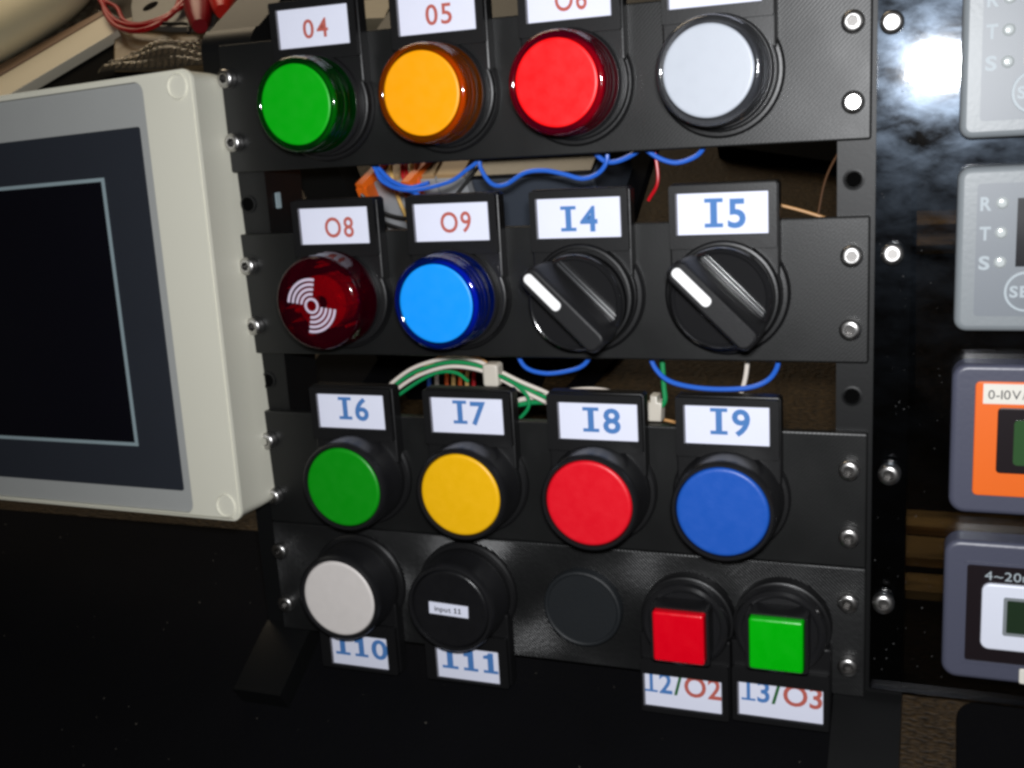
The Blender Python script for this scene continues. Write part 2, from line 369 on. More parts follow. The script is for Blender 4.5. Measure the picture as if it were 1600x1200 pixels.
# ------------------------------------------------------------------ side rails with forward foot and rear leg
def rail(x0, x1, hx, label, inner):
    t = root('side_rail', label, 'frame rail', x0, 0, 0, 'side rails of the panel stand')
    f1, f2 = wp(5.5, 10.5), wp(-19, 10.5); f3, f4 = wp(-19, 0.2), wp(30, 0.2)
    top_z = (TP @ Vector((0, 3 * S, 12 * S))).z / S; ty = (TP @ Vector((0, 3 * S, 12 * S))).y / S
    pts = [(3, 9), (3.2, 10.8), (3.9, 12.6), (5.2, 14.2), (7.2, 15.8)] + [wp(ty + 7, top_z + 0.4), wp(ty + 62, top_z + 0.4), wp(ty + 64, top_z - 2), wp(ty + 64, top_z - 12), wp(ty + 30, top_z - 12), wp(ty + 30, 0.2), wp(ty + 18, 0.2), wp(ty + 18, top_z - 16)]
    pts += [(20, -165), wp(24, 0.2), f3, f2, f1, (3, -189.5)]
    link('rail_body', prism(pts, 0, x1 - x0, 0.0, axis='x'), M['rail'], t)
    for z in (-40, -99.7):
        bm = lathe([(2.9, 0.1), (2.9, -0.35), (2.3, -0.45), (2.1, 0.0), (2.0, 2.5)], 24)
        o = link('threaded_insert', bm, M['rail'], t, (hx - x0, 2.9, z))
        link('bore', lathe([(2.05, -0.05), (0, -0.05)], 20), M['bore'], o)
    if inner: link('slot', prism(rect(-1.4, 1.4, -2.6, 2.6, .4), 0, -0.3), M['silver'], t, (x1 - x0 + 0.2, 9, -39.5)).rotation_euler = (0, 0, math.radians(90))
    return t
rail(-11.5, 7.3, 0, 'black printed side rail between the ivory touch panel and the plates', True)
rail(187, 206, 191.3, 'black printed side rail behind the plates next to the smoked sheet', False)

# ------------------------------------------------------------------ mounting plates with screws
def plate(zt, zb, ks, label, m):
    t = root('mounting_plate', label, 'mounting plate', -3.2, 0, zt, 'printed mounting plates')
    link('plate', prism(rect(0, 198.9, zb - zt, 0, 0.6, 2), 2.95, 0, 0.45), m, t)
    for k in ks:
        for x in (0, 191.1): screw(t, x + 3.2, -20 * k - zt)
    return t
plate(10.3, -29.6, (0, 1), 'topmost black printed plate holding green, orange, red and clear lamps', M['printed'])
plate(-49.7, -89.7, (3, 4), 'black printed plate holding the buzzer, blue lamp and two selector switches', M['printed'])
plate(-109.9, -149.8, (6, 7), 'black printed plate holding four round coloured push buttons', M['printed'])
plate(-150.0, -190.3, (8, 9), 'lowest black printed plate with white, black and square buttons', M['printed_b'])

# ------------------------------------------------------------------ legend plates
def legend(t, chunks, tx, tz, flip=False, hw=15.0, rr=15.6, dx=0.0, top=31.0, card=(-11.9, 11.9, 17.1, 28.3), bold=0.024, gap=0.16):
    s = -1 if flip else 1
    pts = []
    a0 = math.degrees(math.asin(min(1, 5.4 / rr)))
    pts = [(hw, 5.4), (hw, top), (-hw, top), (-hw, 5.4)]
    arc = []
    n = 28; st = 180 - a0; en = 360 + a0
    for i in range(n + 1):
        a = math.radians(st + (en - st) * i / n); arc.append((rr * math.cos(a), rr * math.sin(a)))
    pts = [(hw - 0.01, 5.4), (hw, 6.5), (hw, top - .8), (hw - .8, top), (-hw + .8, top), (-hw, top - .8), (-hw, 6.5), (-hw + .01, 5.4)] + arc
    pts = [(p[0] + dx * (1 if p[1] > 5.3 else 0), p[1] * s) for p in pts]
    c0, c1, c2, c3 = card
    if flip: c2, c3 = -c3, -c2
    bm = prism(pts, -0.05, -4.6, 0.5)
    z_in = (5.4 * s, top * s); zl, zh = min(z_in), max(z_in)
    frame(rect(-hw + dx + .35, hw + dx - .35, (13.2 if not flip else -top + .35), (top - .35 if not flip else -13.2), .6, 3), rect(c0 - .5 + dx, c1 + .4 + dx, c2 - .25, c3 + .25, .3, 3), -4.5, -6.4, bm)
    lp = link('legend_plate', bm, M['holder'], t)
    link('label_card', prism(rect(c0 + dx, c1 + dx, c2, c3), -4.55, -5.75), M['card'], lp)
    if chunks: lettering(chunks, tx[0] + dx, tx[1] + dx, tz[0], tz[1], -5.76, lp, bold, gap)
    # clear cover lip showing at the left end of the card
    link('cover_lip', prism(rect(c0 - .45 + dx, c0 - .1 + dx, c2 - .1, c3 + .1), -4.6, -6.1), M['cover'], lp)
    return lp
M['rib'] = mat('rib_edge', (0.035, 0.037, 0.04, 1), 0.3)
M['cover'] = mat('cover_edge', srgb(120, 120, 128), 0.2)
RI, BI, GI = M['red_ink'], M['blue_ink'], M['green_ink']

def nudge(t, dx):
    """the lamp body does not sit quite centred in its legend plate"""
    for c in t.children:
        if not c.name.startswith('legend_plate'): c.location.x += dx * S
# ------------------------------------------------------------------ pilot lamps
def lamp(x, z, label, face, shell, core, chunks, tx, tz, card=(-11.9, 11.9, 17.1, 28.3)):
    t = root('pilot_lamp', label, 'indicator lamp', x, 0, z, 'indicator lamps')
    legend(t, chunks, tx, tz, card=card, bold=0.014)
    link('base_ring', lathe([(17.2, 0), (17.2, -1.6), (16.6, -2.2), (15.5, -2.3)]), M['holder'], t)
    link('bezel', lathe([(15.0, -4.4), (15.0, -6.4), (14.5, -7.0), (12.2, -7.0)]), M['collar'], t)
    prof = [(14.3, -6.9), (14.3, -8.3), (14.05, -8.6), (14.2, -9.0), (14.2, -10.6), (13.95, -10.9), (14.1, -11.3), (14.1, -13.2), (13.85, -13.5), (13.95, -13.9), (13.8, -15.2), (13.2, -16.0), (12.3, -16.2), (11.9, -15.9)]
    prof = [(r, y - (2.4 if y < -8.7 else 0)) for r, y in prof]
    link('lens', lathe(prof, 72), shell, t, smooth=60)
    link('reflector', lathe([(12.3, -7.0), (11.6, -17.9)], 64), core, t)
    link('diffuser', lathe([(11.75, -17.7), (11.7, -18.2), (11.4, -18.35), (11.0, -18.4), (0, -18.4)], 64), face, t, smooth=60)
    nudge(t, {35.8: -1.2, 76.6: -0.9, 116.4: -0.6, 157.1: -0.3}.get(x, 0) - (0.5 if z < -50 else 0))
    return t
def shellm(n, tint, body, f=0.16): return clear_mat(n, tint, 0.06, 1.85, bump=0.1, body=body, bodyfac=f)
lamp(35.8, -10.4, 'round green lamp under the 04 label on the topmost plate', disc_mat('lamp_green', srgb(0, 168, 12)), shellm('shell_green', (0.12, 0.72, 0.14, 1), (0.0, 0.10, 0.01, 1)), disc_mat('core_green', srgb(0, 165, 25)), [('04', RI)], (-3.6, 5.0), (19.6, 25.2))
lamp(76.6, -10, 'round orange lamp under the 05 label on the topmost plate', disc_mat('lamp_orange', srgb(255, 165, 0)), shellm('shell_orange', (1.0, 0.48, 0.06, 1), (0.55, 0.12, 0.0, 1)), disc_mat('core_orange', srgb(255, 145, 0)), [('05', RI)], (-3.5, 4.8), (19.4, 25.2))
lamp(116.4, -10, 'round bright red lamp under the O6 label on the topmost plate', disc_mat('lamp_red', srgb(255, 8, 16)), shellm('shell_red', (0.92, 0.06, 0.12, 1), (0.30, 0.0, 0.03, 1)), disc_mat('core_red', srgb(245, 0, 40)), [('O6', RI)], (-3.9, 5.3), (19.5, 25.6))
lamp(157.1, -10, 'round clear lamp with pale grey diffuser at right end of the topmost plate', disc_mat('lamp_clear', srgb(180, 186, 196)), shellm('shell_clear', (0.80, 0.82, 0.86, 1), (0.45, 0.46, 0.5, 1), 0.06), disc_mat('core_clear', srgb(96, 100, 110), .2), None, None, None, card=(-12.6, 11.6, 17.0, 28.2))
lamp(76.6, -70, 'round bright blue lamp under the O9 label beside the buzzer', disc_mat('lamp_blue', srgb(16, 152, 255)), shellm('shell_blue', (0.08, 0.28, 0.95, 1), (0.0, 0.03, 0.42, 1)), disc_mat('core_blue', srgb(0, 95, 240)), [('O9', RI)], (-3.6, 6.4), (19.7, 26.0))

# ------------------------------------------------------------------ buzzer
t = root('buzzer', 'dark red translucent buzzer with white sound wave emblem under the O8 label', 'buzzer', 36.5, 0, -70)
legend(t, [('O8', RI)], (-3.4, 6.8), (19.2, 25.6), bold=0.014)
link('base_ring', lathe([(17.2, 0), (17.2, -1.6), (16.6, -2.2), (15.5, -2.3)]), M['holder'], t)
link('bezel', lathe([(15.0, -4.4), (15.0, -6.2), (14.6, -6.6), (6, -6.6)]), M['collar'], t)
link('lens', lathe([(15.0, -6.4), (15.0, -9), (14.8, -9.3), (14.8, -15.0), (14.5, -17.3), (13.4, -18.5), (11, -18.75), (10.4, -18.8), (0, -18.8)], 72), clear_mat('shell_dark_red', (0.62, 0.012, 0.04, 1), 0.07, 1.55, bump=0.15, body=(0.06, 0.0, 0.008, 1), bodyfac=0.25), t, smooth=60)
bm = lathe([(8.5, -6.6), (8.5, -14.5), (6, -15.2), (2.2, -15.2), (2.0, -13)], 40)
for i in range(26):
    a = i * 0.698 + random.uniform(-.3, .3); r = random.uniform(4, 13); q = random.uniform(.4, 1.3); lathe([(q, -6.5), (q, random.uniform(-9, -15)), (0, random.uniform(-14.5, -17.2))], 7, bm, (r * math.cos(a), r * math.sin(a)))
link('sounder', bm, mat('sounder_plastic', (0.62, 0.2, 0.2, 1), 0.12, bump=0.9, bscale=350, var=0.5, vscale=160), t)
bm = bmesh.new()
def arc(r0, r1, a0, a1, y, n=16):
    ring = []
    for i in range(n + 1):
        a = math.radians(a0 + (a1 - a0) * i / n)
        ring.append([bm.verts.new((r * math.cos(a), y, r * math.sin(a))) for r in (r0, r1)])
    for p, q in zip(ring, ring[1:]): bm.faces.new((p[0], p[1], q[1], q[0]))
arc(1.7, 2.5, 0, 360, -18.88, 28)
for r in (3.6, 5.1, 6.6, 8.1):
    arc(r - .42, r + .42, 78, 172, -18.88); arc(r - .42, r + .42, 258, 352, -18.88)
r_ = bmesh.ops.extrude_face_region(bm, geom=list(bm.faces)); bmesh.ops.translate(bm, vec=(0, .06, 0), verts=[v for v in r_['geom'] if isinstance(v, bmesh.types.BMVert)])
link('sound_emblem', bm, mat('emblem_print', srgb(205, 190, 210), 0.5), t, (-1.2, 0, -0.4))
nudge(t, -1.8)

# ------------------------------------------------------------------ selector switches
def selector(x, z, label, chunks, tx, tz, off=(0, 0)):
    t = root('selector_switch', label, 'selector switch', x, 0, z, 'rotary selector switches')
    legend(t, chunks, tx, tz, rr=15.8, card=(-12.4, 12.3, 17.1, 28.4))
    link('base_ring', lathe([(17.6, 0), (17.6, -1.4), (16.8, -2.2), (15.6, -2.3)]), M['holder'], t)
    link('bezel', lathe([(15.5, -4.4), (15.5, -6.5), (15.0, -7.4), (14.4, -7.5), (14.2, -7.0)]), M['holder'], t)
    dial = link('dial', lathe([(14.2, -6.5), (14.2, -10.6), (13.9, -11.7), (13.2, -12.3), (12.7, -12.1), (12.3, -11.6), (0, -11.6)], 72), M['knob'], t)
    bm = bmesh.new()
    lv = []
    for y, hl, hw in ((-11.4, 14.4, 4.5), (-13.5, 14.9, 4.1), (-22.3, 15.2, 3.5), (-23.6, 14.6, 2.9), (-23.9, 14.0, 2.4)):
        r = min(hw * .75, 2.6); lv.append([bm.verts.new((p[0], y, p[1])) for p in rect(-hl, hl, -hw, hw, r, 4)])
    n = len(lv[0])
    for a, b in zip(lv, lv[1:]):
        for i in range(n): bm.faces.new((a[i], b[i], b[(i + 1) % n], a[(i + 1) % n]))
    bm.faces.new(lv[-1])
    g = link('handle', bm, M['grip'], t, smooth=26)
    st = link('indicator_line', prism(rect(-14.0, -0.6, -1.45, 1.45, 1.3, 4), -23.7, -24.25, 0.15), M['white'], g)
    for q in (4.9, 5.9): link('rib', prism(rect(-11.6, 11.6, q, q + .45, .2, 2), -11.5, -12.15, .15), M['rib'], g)
    g.rotation_euler = (0, math.radians(45), 0)
    g.location = dial.location = (off[0] * S, 0, off[1] * S)
    return t
selector(116.5, -70, 'black rotary selector switch with white line under the I4 label', [('I4', BI)], (-5.4, 5.6), (19.0, 26.2), (-0.6, -1.1))
selector(157.6, -70, 'black rotary selector switch with white line under the I5 label', [('I5', BI)], (-4.9, 6.3), (19.0, 26.9))

# ------------------------------------------------------------------ round push buttons
def button(x, z, label, face, chunks, tx, tz, flip=False, card=(-11.9, 11.9, 17.1, 28.3), yd=0.0):
    t = root('push_button', label, 'push button', x, 0, z, 'round push buttons')
    legend(t, chunks, tx, tz, flip, card=card)
    link('base_ring', lathe([(17.2, 0), (17.2, -1.6), (16.6, -2.2), (15.5, -2.3)]), M['holder'], t)
    link('collar', lathe([(15.4, -4.4), (15.4, -6), (15.1, -6.6), (15.05, -13.4 - yd), (14.8, -15.2 - yd), (14.2, -15.9 - yd), (13.5, -15.9 - yd), (13.25, -15.3 - yd), (13.25, -12 - yd)], 72), M['collar'], t, smooth=50)
    link('button_cap', lathe([(13.1, -12 - yd), (13.1, -15.2 - yd), (12.85, -15.6 - yd), (12.5, -15.78 - yd), (12.0, -15.84 - yd), (0, -15.84 - yd)], 72), face, t, smooth=60)
    return t
button(36.2, -130, 'green round push button under the I6 label, left of the yellow one', disc_mat('cap_green', GREEN), [('I6', BI)], (-4.5, 6.4), (20.0, 27.5))
button(77.2, -130, 'yellow round push button under the I7 label', disc_mat('cap_yellow', YELLOW), [('I7', BI)], (-4.7, 6.4), (20.1, 27.6))
button(118.5, -130, 'red round push button under the I8 label, between yellow and blue', disc_mat('cap_red', RED), [('I8', BI)], (-3.6, 8.0), (19.2, 26.8), card=(-10.9, 13.1, 16.8, 28.0))
button(157.8, -130, 'blue round push button under the I9 label', disc_mat('cap_blue', BLUE), [('I9', BI)], (-4.7, 6.6), (20.0, 27.8))
button(30.4, -169, 'white round push button at left end of the lowest plate above I10', disc_mat('cap_white', srgb(216, 210, 206)), [('I10', BI)], (-9.2, 11.0), (-25.6, -18.4), True, card=(-10.4, 10.8, 17.8, 29.2))
b = button(70.8, -168.5, 'black round push button with small white input sticker above I11', disc_mat('cap_black', (0.008, 0.008, 0.009, 1), 0.3), [('I11', BI)], (-9.0, 11.0), (-26.2, -19.0), True, card=(-10.6, 11.2, 18.3, 29.6))
st = link('sticker', prism(rect(-6.9, 6.6, -2.0, 2.0), -15.9, -16.1), M['card'], b, (-0.1, 0, 0.0)); st.rotation_euler = (0, math.radians(2), 0)
lettering([('input 11', M['grey_ink'])], -5.0, 4.2, -0.9, 0.9, -16.12, st, 0.016, 0.12)

# ------------------------------------------------------------------ blanking plug
t = root('blanking_plug', 'flat dark grey round blanking plug between black button and square red button', 'blanking plug', 110.6, 0, -170)
link('cap', lathe([(12.9, 0), (12.9, -2.0), (12.5, -2.9), (11.9, -3.1), (11.4, -2.9), (11.2, -2.5), (0, -2.4)], 64), mat('plug_grey', (0.012, 0.014, 0.016, 1), 0.45, bump=0.05), t)

# ------------------------------------------------------------------ square buttons
def square(x, z, label, cap, chunks, tx, tz, card, hw, dx, notch):
    t = root('square_button', label, 'push button', x, 0, z, 'square push buttons')
    legend(t, chunks, tx, tz, True, hw=hw, rr=14.2, dx=dx, top=31.2, card=card, bold=0.018, gap=0.08)
    link('bezel', lathe([(13.4, -4.4), (13.4, -6.6), (12.9, -8.0), (12.0, -8.6), (11.2, -8.4)], 64), M['knob'], t)
    link('well', lathe([(11.3, -8.2), (10.6, -7.6), (0, -7.4)], 64), M['knob'], t)
    link('button_frame', frame(rect(-8.7, 8.7, -8.8, 8.8, 1), rect(-7.9, 7.9, -8.1, 8.1, .6), -7, -14.6), M['collar'], t)
    link('button_cap', prism(rect(-7.6, 7.6, -7.9, 7.9, .9, 4), -7.2, -16.6, 0.7, seg=3), cap, t)
    return t
square(144.4, -169.6, 'small square red button above the I2/O2 label', disc_mat('square_red', srgb(224, 0, 26), 0.3), [('I2', BI), ('/', GI), ('O2', RI)], (-12.4, 11.2), (-24.2, -17.2), (-12.4, 11.2, 18.2, 28.8), 13.85, -0.9, 0)
square(172.5, -168.6, 'small square green button above the I3/O3 label', disc_mat('square_green', srgb(0, 176, 8), 0.3), [('I3', BI), ('/', GI), ('O3', RI)], (-11.4, 12.1), (-24.0, -17.0), (-12.1, 12.3, 18.2, 28.8), 14.4, -0.3, 0)

# ------------------------------------------------------------------ smoked acrylic sheet and panel meters
t = root('smoked_panel', 'glossy smoked plastic sheet holding the panel meters right of the plates', 'panel', 197, 0, 0)
sh = link('sheet', prism(rect(0, 125, -187, 13, .6, 2), 2.9, 0), [M['acrylic'], M['collar']], t)
for p in sh.data.polygons: p.material_index = 0 if abs(p.normal.y) > .9 else 1
bm = bmesh.new()
for i in range(80):        # dust grains and lint on the glossy sheet
    x, z, r = random.uniform(1, 20), random.uniform(-184, 11), random.uniform(.06, .16); a = random.uniform(0, 6); q = r * random.uniform(.3, 1)
    v = [bm.verts.new((x + dx * math.cos(a) - dz * math.sin(a), y, z + dx * math.sin(a) + dz * math.cos(a))) for dx, y, dz in ((-r, -.02, -q), (r, -.02, -q), (r, -.02, q), (-r, -.02, q), (0, -.15, 0))]
    for j in range(4): bm.faces.new((v[j], v[(j + 1) % 4], v[4]))
du = link('dust', bm, M['lint'], t); du['kind'] = 'stuff'
for x, z in ((200.6, -0.9), (201.4, -59.7), (201.8, -120.6), (200.6, -159.3)): screw(t, x - 197, z)
def meter_root(z, label): return root('panel_meter', label, 'panel meter', 217, 0, z, 'panel meters')
def phase_meter(z, label):
    t = meter_root(z, label)
    link('bezel', prism(rect(0, 78, -41.7, 0, 3, 5), -0.05, -7.5, 1.6, seg=4), M['grey_bezel'], t)
    link('face', prism(rect(4.6, 73, -37.6, -4.2, .8, 2), -7.3, -7.65), M['grey_face'], t)
    link('display', prism(rect(13.9, 64, -25, -8), -7.5, -7.9), M['screen'], t)
    for i, ch in enumerate('RTS'):
        zz = -9.1 - 7.4 * i
        lettering([(ch, M['print_white'])], 5.4, 8.0, zz - 1.7, zz + 1.7, -7.66, t, 0.03)
        link('indicator_led', lathe([(1.5, -7.5), (1.5, -7.8), (1.0, -8.4), (0, -8.6)], 20), M['led'], t, (10.4, 0, zz))
    k = link('set_key', lathe([(5.2, -7.5), (5.2, -8.1), (4.5, -8.2), (4.5, -7.9), (0, -7.95)], 40), M['grey_face'], t, (16.6, 0, -31.3))
    link('key_ring', frame([(5.1 * math.cos(i / 5), 5.1 * math.sin(i / 5)) for i in range(31)], [(4.5 * math.cos(i / 5), 4.5 * math.sin(i / 5)) for i in range(31)], -7.9, -8.25), M['print_white'], k)
    lettering([('SET', M['print_white'])], -3.8, 3.8, -1.4, 1.5, -7.98, k, 0.03)
    return t
phase_meter(11.0, 'pale grey R T S meter at top right, lit brightest by the flash')
phase_meter(-37.6, 'grey meter with R T S indicators below the brightest grey meter')
t = meter_root(-87.9, 'slate meter with orange face and small green display')
link('bezel', prism(rect(0, 78, -40.6, 0, 4, 6), -0.05, -7.5, 1.3, seg=4), M['slate_bezel'], t)
link('face', prism(rect(5.7, 72.5, -35.3, -4.4, 1.2, 3), -7.3, -8.0, .3), M['orange'], t)
w_ = link('window', prism(rect(11.2, 66, -28.8, -11.2, 1, 3), -7.9, -8.5, .2), M['window'], t)
link('display', prism(rect(15.2, 62, -26.4, -14.3, 1, 3), -8.4, -8.7), M['lcd'], w_)
s_ = link('sticker', prism(rect(7.6, 30, -10.2, -4.9), -7.9, -8.2), M['sticker'], t)
lettering([('0-10V/(10', M['grey_ink'])], 8.8, 21.5, -8.9, -6.4, -8.21, s_, 0.0, 0.12)
link('tab', prism(rect(19.3, 26, -40.0, -36.2, .6, 2), -7.4, -8.2, .3), M['sticker'], t)
t = meter_root(-136.4, 'slate meter marked 4~20mA with white framed green display at lower right')
link('bezel', prism(rect(-0.6, 78, -40.3, 0, 4, 6), -0.05, -7.5, 1.3, seg=4), M['slate_bezel'], t)
link('lip', frame(rect(4.2, 73.2, -35.4, -5.8, 1, 3), rect(5.1, 72.3, -34.6, -6.5, .8, 3), -7.4, -7.9), M['slate_bezel'], t)
link('face', prism(rect(5.2, 72.2, -34.5, -6.6, .8, 3), -7.3, -7.6), M['window'], t)
lettering([('4~20mA', M['print_white'])], 9.6, 24.8, -10.6, -8.0, -7.61, t, 0.0, 0.12)
w_ = link('window', prism(rect(9.0, 66, -30.4, -11.4, 2.2, 5), -7.5, -8.6, .5), mat('white_bezel', srgb(226, 230, 244), 0.4, var=.02), t)
link('display_lip', frame(rect(14.4, 61, -25.8, -14.8, .6, 3), rect(15.3, 60, -25.0, -15.6, .4, 3), -8.5, -8.9), M['grey_bezel'], w_)
link('display', prism(rect(15.3, 60, -25.0, -15.6), -8.5, -8.75), M['lcd2'], w_)
link('tab', prism(rect(19.0, 26, -39.8, -35.4, .6, 2), -7.4, -8.2, .3), M['sticker'], t)

# ------------------------------------------------------------------ touch panel (turned a little away, rolled slightly)
rot = Matrix(((0.99536, 0.09286, -0.02525, 0), (-0.09164, 0.99474, 0.04571, 0), (0.02936, -0.04319, 0.99864, 0), (0, 0, 0, 1)))
t = root('touch_panel', 'ivory operator touch panel with dark switched off screen at left', 'touch panel', -3.1, -15.5, 0, rot=rot)
W, HT, HB = -200, 3.1, -142.0
OUT = rect(W, 0.0, HB, HT, 3.5, 6); IN = rect(W + 20, -20.3, HB + 1.2, HT - 1.9, 3.5, 6)
body = bmesh.new()
frame(OUT, IN, 1.3, 0, body)
def lofted(levels, bm):
    """levels: (y, inset right, inset other sides)"""
    rings = [[bm.verts.new((p[0], y, p[1])) for p in rect(W + o, -r, HB + o, HT - o, 3.5, 6)] for y, r, o in levels]
    n = len(rings[0])
    for a, b in zip(rings, rings[1:]):
        for i in range(n): bm.faces.new((a[i], b[i], b[(i + 1) % n], a[(i + 1) % n]))
    bm.faces.new(rings[-1])
lofted([(0.9, 0.3, 0.3), (1.3, 0.5, 0.3), (14, 1.9, 0.2), (36, 4.4, 1)], body)
link('housing', body, M['hmi'], t, smooth=40)
e = bmesh.new(); frame(rect(W, 0.05, HB, HT, 3.5, 6), rect(W + 0.9, -1.0, HB + 0.9, HT - 0.9, 2.7, 6), 0.6, -0.35, e, 0.3); link('edge_lip', e, M['hmi'], t)
m_ = link('membrane', prism(rect(W + 20.1, -20.6, HB + 1.4, HT - 2.1, 3.2, 6), 1.4, 0.75), M['membrane'], t)
s_ = link('bezel_print', prism(rect(W + 24, -24.1, -133.1, -12.5, .8, 3), 0.8, 0.45), M['slate'], t)
link('silver_outline', frame(rect(W + 42, -42.2, -118.3, -27.4), rect(W + 43.3, -43.5, -117.1, -28.6), 0.5, 0.25), M['silver'], s_)
link('screen', prism(rect(W + 43.3, -43.5, -117.1, -28.6), 0.5, 0.32), M['screen'], s_)
for z in (-1.9, -137.0):
    b = bmesh.new(); lathe([(4.1, 0.0), (3.95, -0.55), (3.6, -0.6), (3.45, -0.1), (3.2, -0.05), (0, -0.05)], 32, b, (-5.9, z))
    link('screw_cap', b, M['hmi'], t)

# ------------------------------------------------------------------ wires behind the plates (panel frame)
def wire(name, pts, r, m, label, group=None, y=None):
    P = [(p[0], y, p[1]) if y is not None else p for p in pts]
    o = link(name, tube(P, r), m); tag(o, label, 'wire', group); return o
GW = 'blue hook-up wires behind the plates'
wire('wire', [(42.5, -26), (45.1, -30.5), (48.0, -35.2), (56.8, -38.0), (70.2, -36.1), (77.0, -32.5), (81.0, -29.8), (84, -25)], .65, M['blue_wire'], 'blue wire sagging in front of the grey terminal blocks', GW, 8)
wire('wire', [(42, -26), (46.0, -31.0), (50.2, -35.0), (56.3, -37.2), (63, -36)], .7, M['blue_wire'], 'short blue wire joining the one over the terminal blocks', GW, 9.5)
wire('wire', [(41, -27), (44.5, -31.5), (50.2, -36.8), (57, -38.9), (60, -42)], .7, M['blue_wire'], 'blue wire bending down toward the O9 label', GW, 11)
wire('wire', [(83, -24), (81.6, -27.9), (81.5, -32.2), (84.8, -37.1), (89.4, -37.5), (95.8, -34.3), (102.0, -33.9), (108.0, -35.2), (113.9, -36.8), (118.9, -35.4), (121.6, -31.8), (121.7, -26.0)], .7, M['blue_wire'], 'long wavy blue wire above the I4 label', GW, 8)
wire('wire', [(116, -27), (118.2, -30.2), (121.0, -32.3), (124.9, -32.2), (129.7, -30.2), (133.7, -27.0)], .75, M['blue_wire'], 'short blue wire under the red lamp, right of the wavy one', GW, 9.7)
wire('wire', [(130.2, -26.1), (133.2, -29.1), (137.2, -32.0), (141.9, -33.5), (146.5, -32.6), (149.5, -30.6), (151.3, -26.7)], .7, M['blue_wire'], 'blue wire loop under the clear lamp above the I5 label', GW, 8)
wire('wire', [(89, -88), (92.1, -94.3), (98.4, -96.3), (105.9, -95.5), (111.6, -93.4), (115.3, -88.3)], .7, M['blue_wire'], 'blue wire loop below the I4 selector switch', GW, 8)
wire('wire', [(132.0, -88.4), (134.3, -94.3), (139.1, -98.2), (148.7, -99.9), (160.1, -99.6), (166.6, -97.5), (169.9, -93.6), (171.0, -87.4)], .75, M['blue_wire'], 'wide blue wire loop below the I5 selector switch', GW, 8)
wire('wire', [(134.5, -26.3), (135.7, -38.2), (132.6, -44.3)], .5, M['red_wire'], 'thin red wire hanging between the I4 and I5 labels', None, 12)
wire('wire', [(134.7, -88.3), (135.1, -100.3), (135.1, -106.0), (131.4, -109.5)], .8, M['green_wire'], 'green wire running down into the white connector', None, 14)
wire('wire', [(160.9, -90.8), (160.0, -97.7), (158.1, -104.7), (157, -110)], .7, M['white_wire'], 'white wire crossing behind the wide blue loop', None, 14)
HB_ = 'cable bundle through the white tie'
for i, (m, y, dz, dx, lb) in enumerate((('white_wire', 15, -0.6, 0.3, 'lowest white wire of the tied bundle above I7'), ('green_wire', 15.8, .7, -.6, 'green wire in the middle of the tied bundle'), ('white_wire', 17, 2.0, -1.2, 'upper white wire of the tied bundle'))):
    wire('wire', [(36.9 + dx, -109.2 + dz), (42 + dx, -104.3 + dz), (50.8 + dx, -99.1 + dz), (61.8, -95.9 + dz), (71.1, -96.3 + dz * .9), (78.9, -98.9 + dz * .6), (87.5, -103.2 + dz * .8), (96.1, -107.0 + dz), (103.3, -111.0 + dz)], .66, M[m], lb, HB_, y)
wire('wire', [(48.3, -100.2), (58.9, -93.6), (66, -92.3), (72, -94.3), (80, -99), (92, -105)], .65, M['tan_wire'], 'tan wire arching highest over the tied bundle', HB_, 18.5)
wire('wire', [(40.8, -108.2), (52.6, -100.9), (60, -98), (66, -98.2), (70, -101)], .6, M['green_wire'], 'short green wire ending over the coloured leads', HB_, 13.5)
wire('wire', [(80.0, -98.2), (86.8, -101.6), (90.6, -105.8), (90.2, -109.6), (86.0, -114.0)], .6, M['green_wire'], 'green wire curling down between I7 and I8 labels', HB_, 13.2)
wire('wire', [(80.9, -109.0), (89.9, -106.9), (97, -105.9)], .8, M['white_wire'], 'white wire entering behind the I8 label from the left', None, 18)
wire('wire', [(81.2, -110.4), (89.9, -108.6), (97, -108.2)], .8, M['green_wire'], 'green wire entering behind the I8 label from the left', None, 18)
wire('wire', [(96, -107.0), (101.5, -104.6), (110.5, -103.6), (117.1, -104.4), (119.1, -106.2)], .85, M['white_wire'], 'white wire arching above the I8 label', None, 18)
wire('wire', [(169.5, -47.4), (176.2, -49.4), (186.2, -52.9)], .45, M['tan_wire'], 'bare copper wire end right of the I5 label', None, 20)
wire('wire', [(187.3, -30.8), (182.4, -40.6), (179.8, -53.6)], .3, M['brown_wire'], 'thin brown wire curving beside the right rail', None, 20)
wire('wire', [(126.4, -113.6), (135.8, -115.4), (141, -117)], .5, M['tan_wire'], 'bare wire leaving the white connector to the right', None, 25)
t = tag(link('cable_tie', prism(rect(-2.7, 2.7, -3.8, 3.8, 1.1, 3), 2.4, -2.4, .8, seg=3), M['nylon'], None, (78.3, 14.5, -98.6)), 'translucent white cable tie block on the wire bundle', 'cable tie')
o = tag(link('connector', prism([(-2.4, -4), (2.2, -4), (2.6, 2), (1.2, 2.2), (1.2, 4), (-1, 4.2), (-1, 2.2), (-2.6, 1.6)], 2.5, -2.5, .5), M['nylon'], None, (132, 15, -108)), 'small white plug connector right of the I8 label', 'connector')

# ------------------------------------------------------------------ things on the desk behind (world frame)
def lying(name, pts, z0, z1, m, label, cat, bev=0.6, group=None):
    return tag(link(name, prism(pts, z0, z1, bev, axis='z'), m), label, cat, group, True)
def wroot(name, label, cat, group=None): return root(name, label, cat, 0, 0, 0, group, None, True)
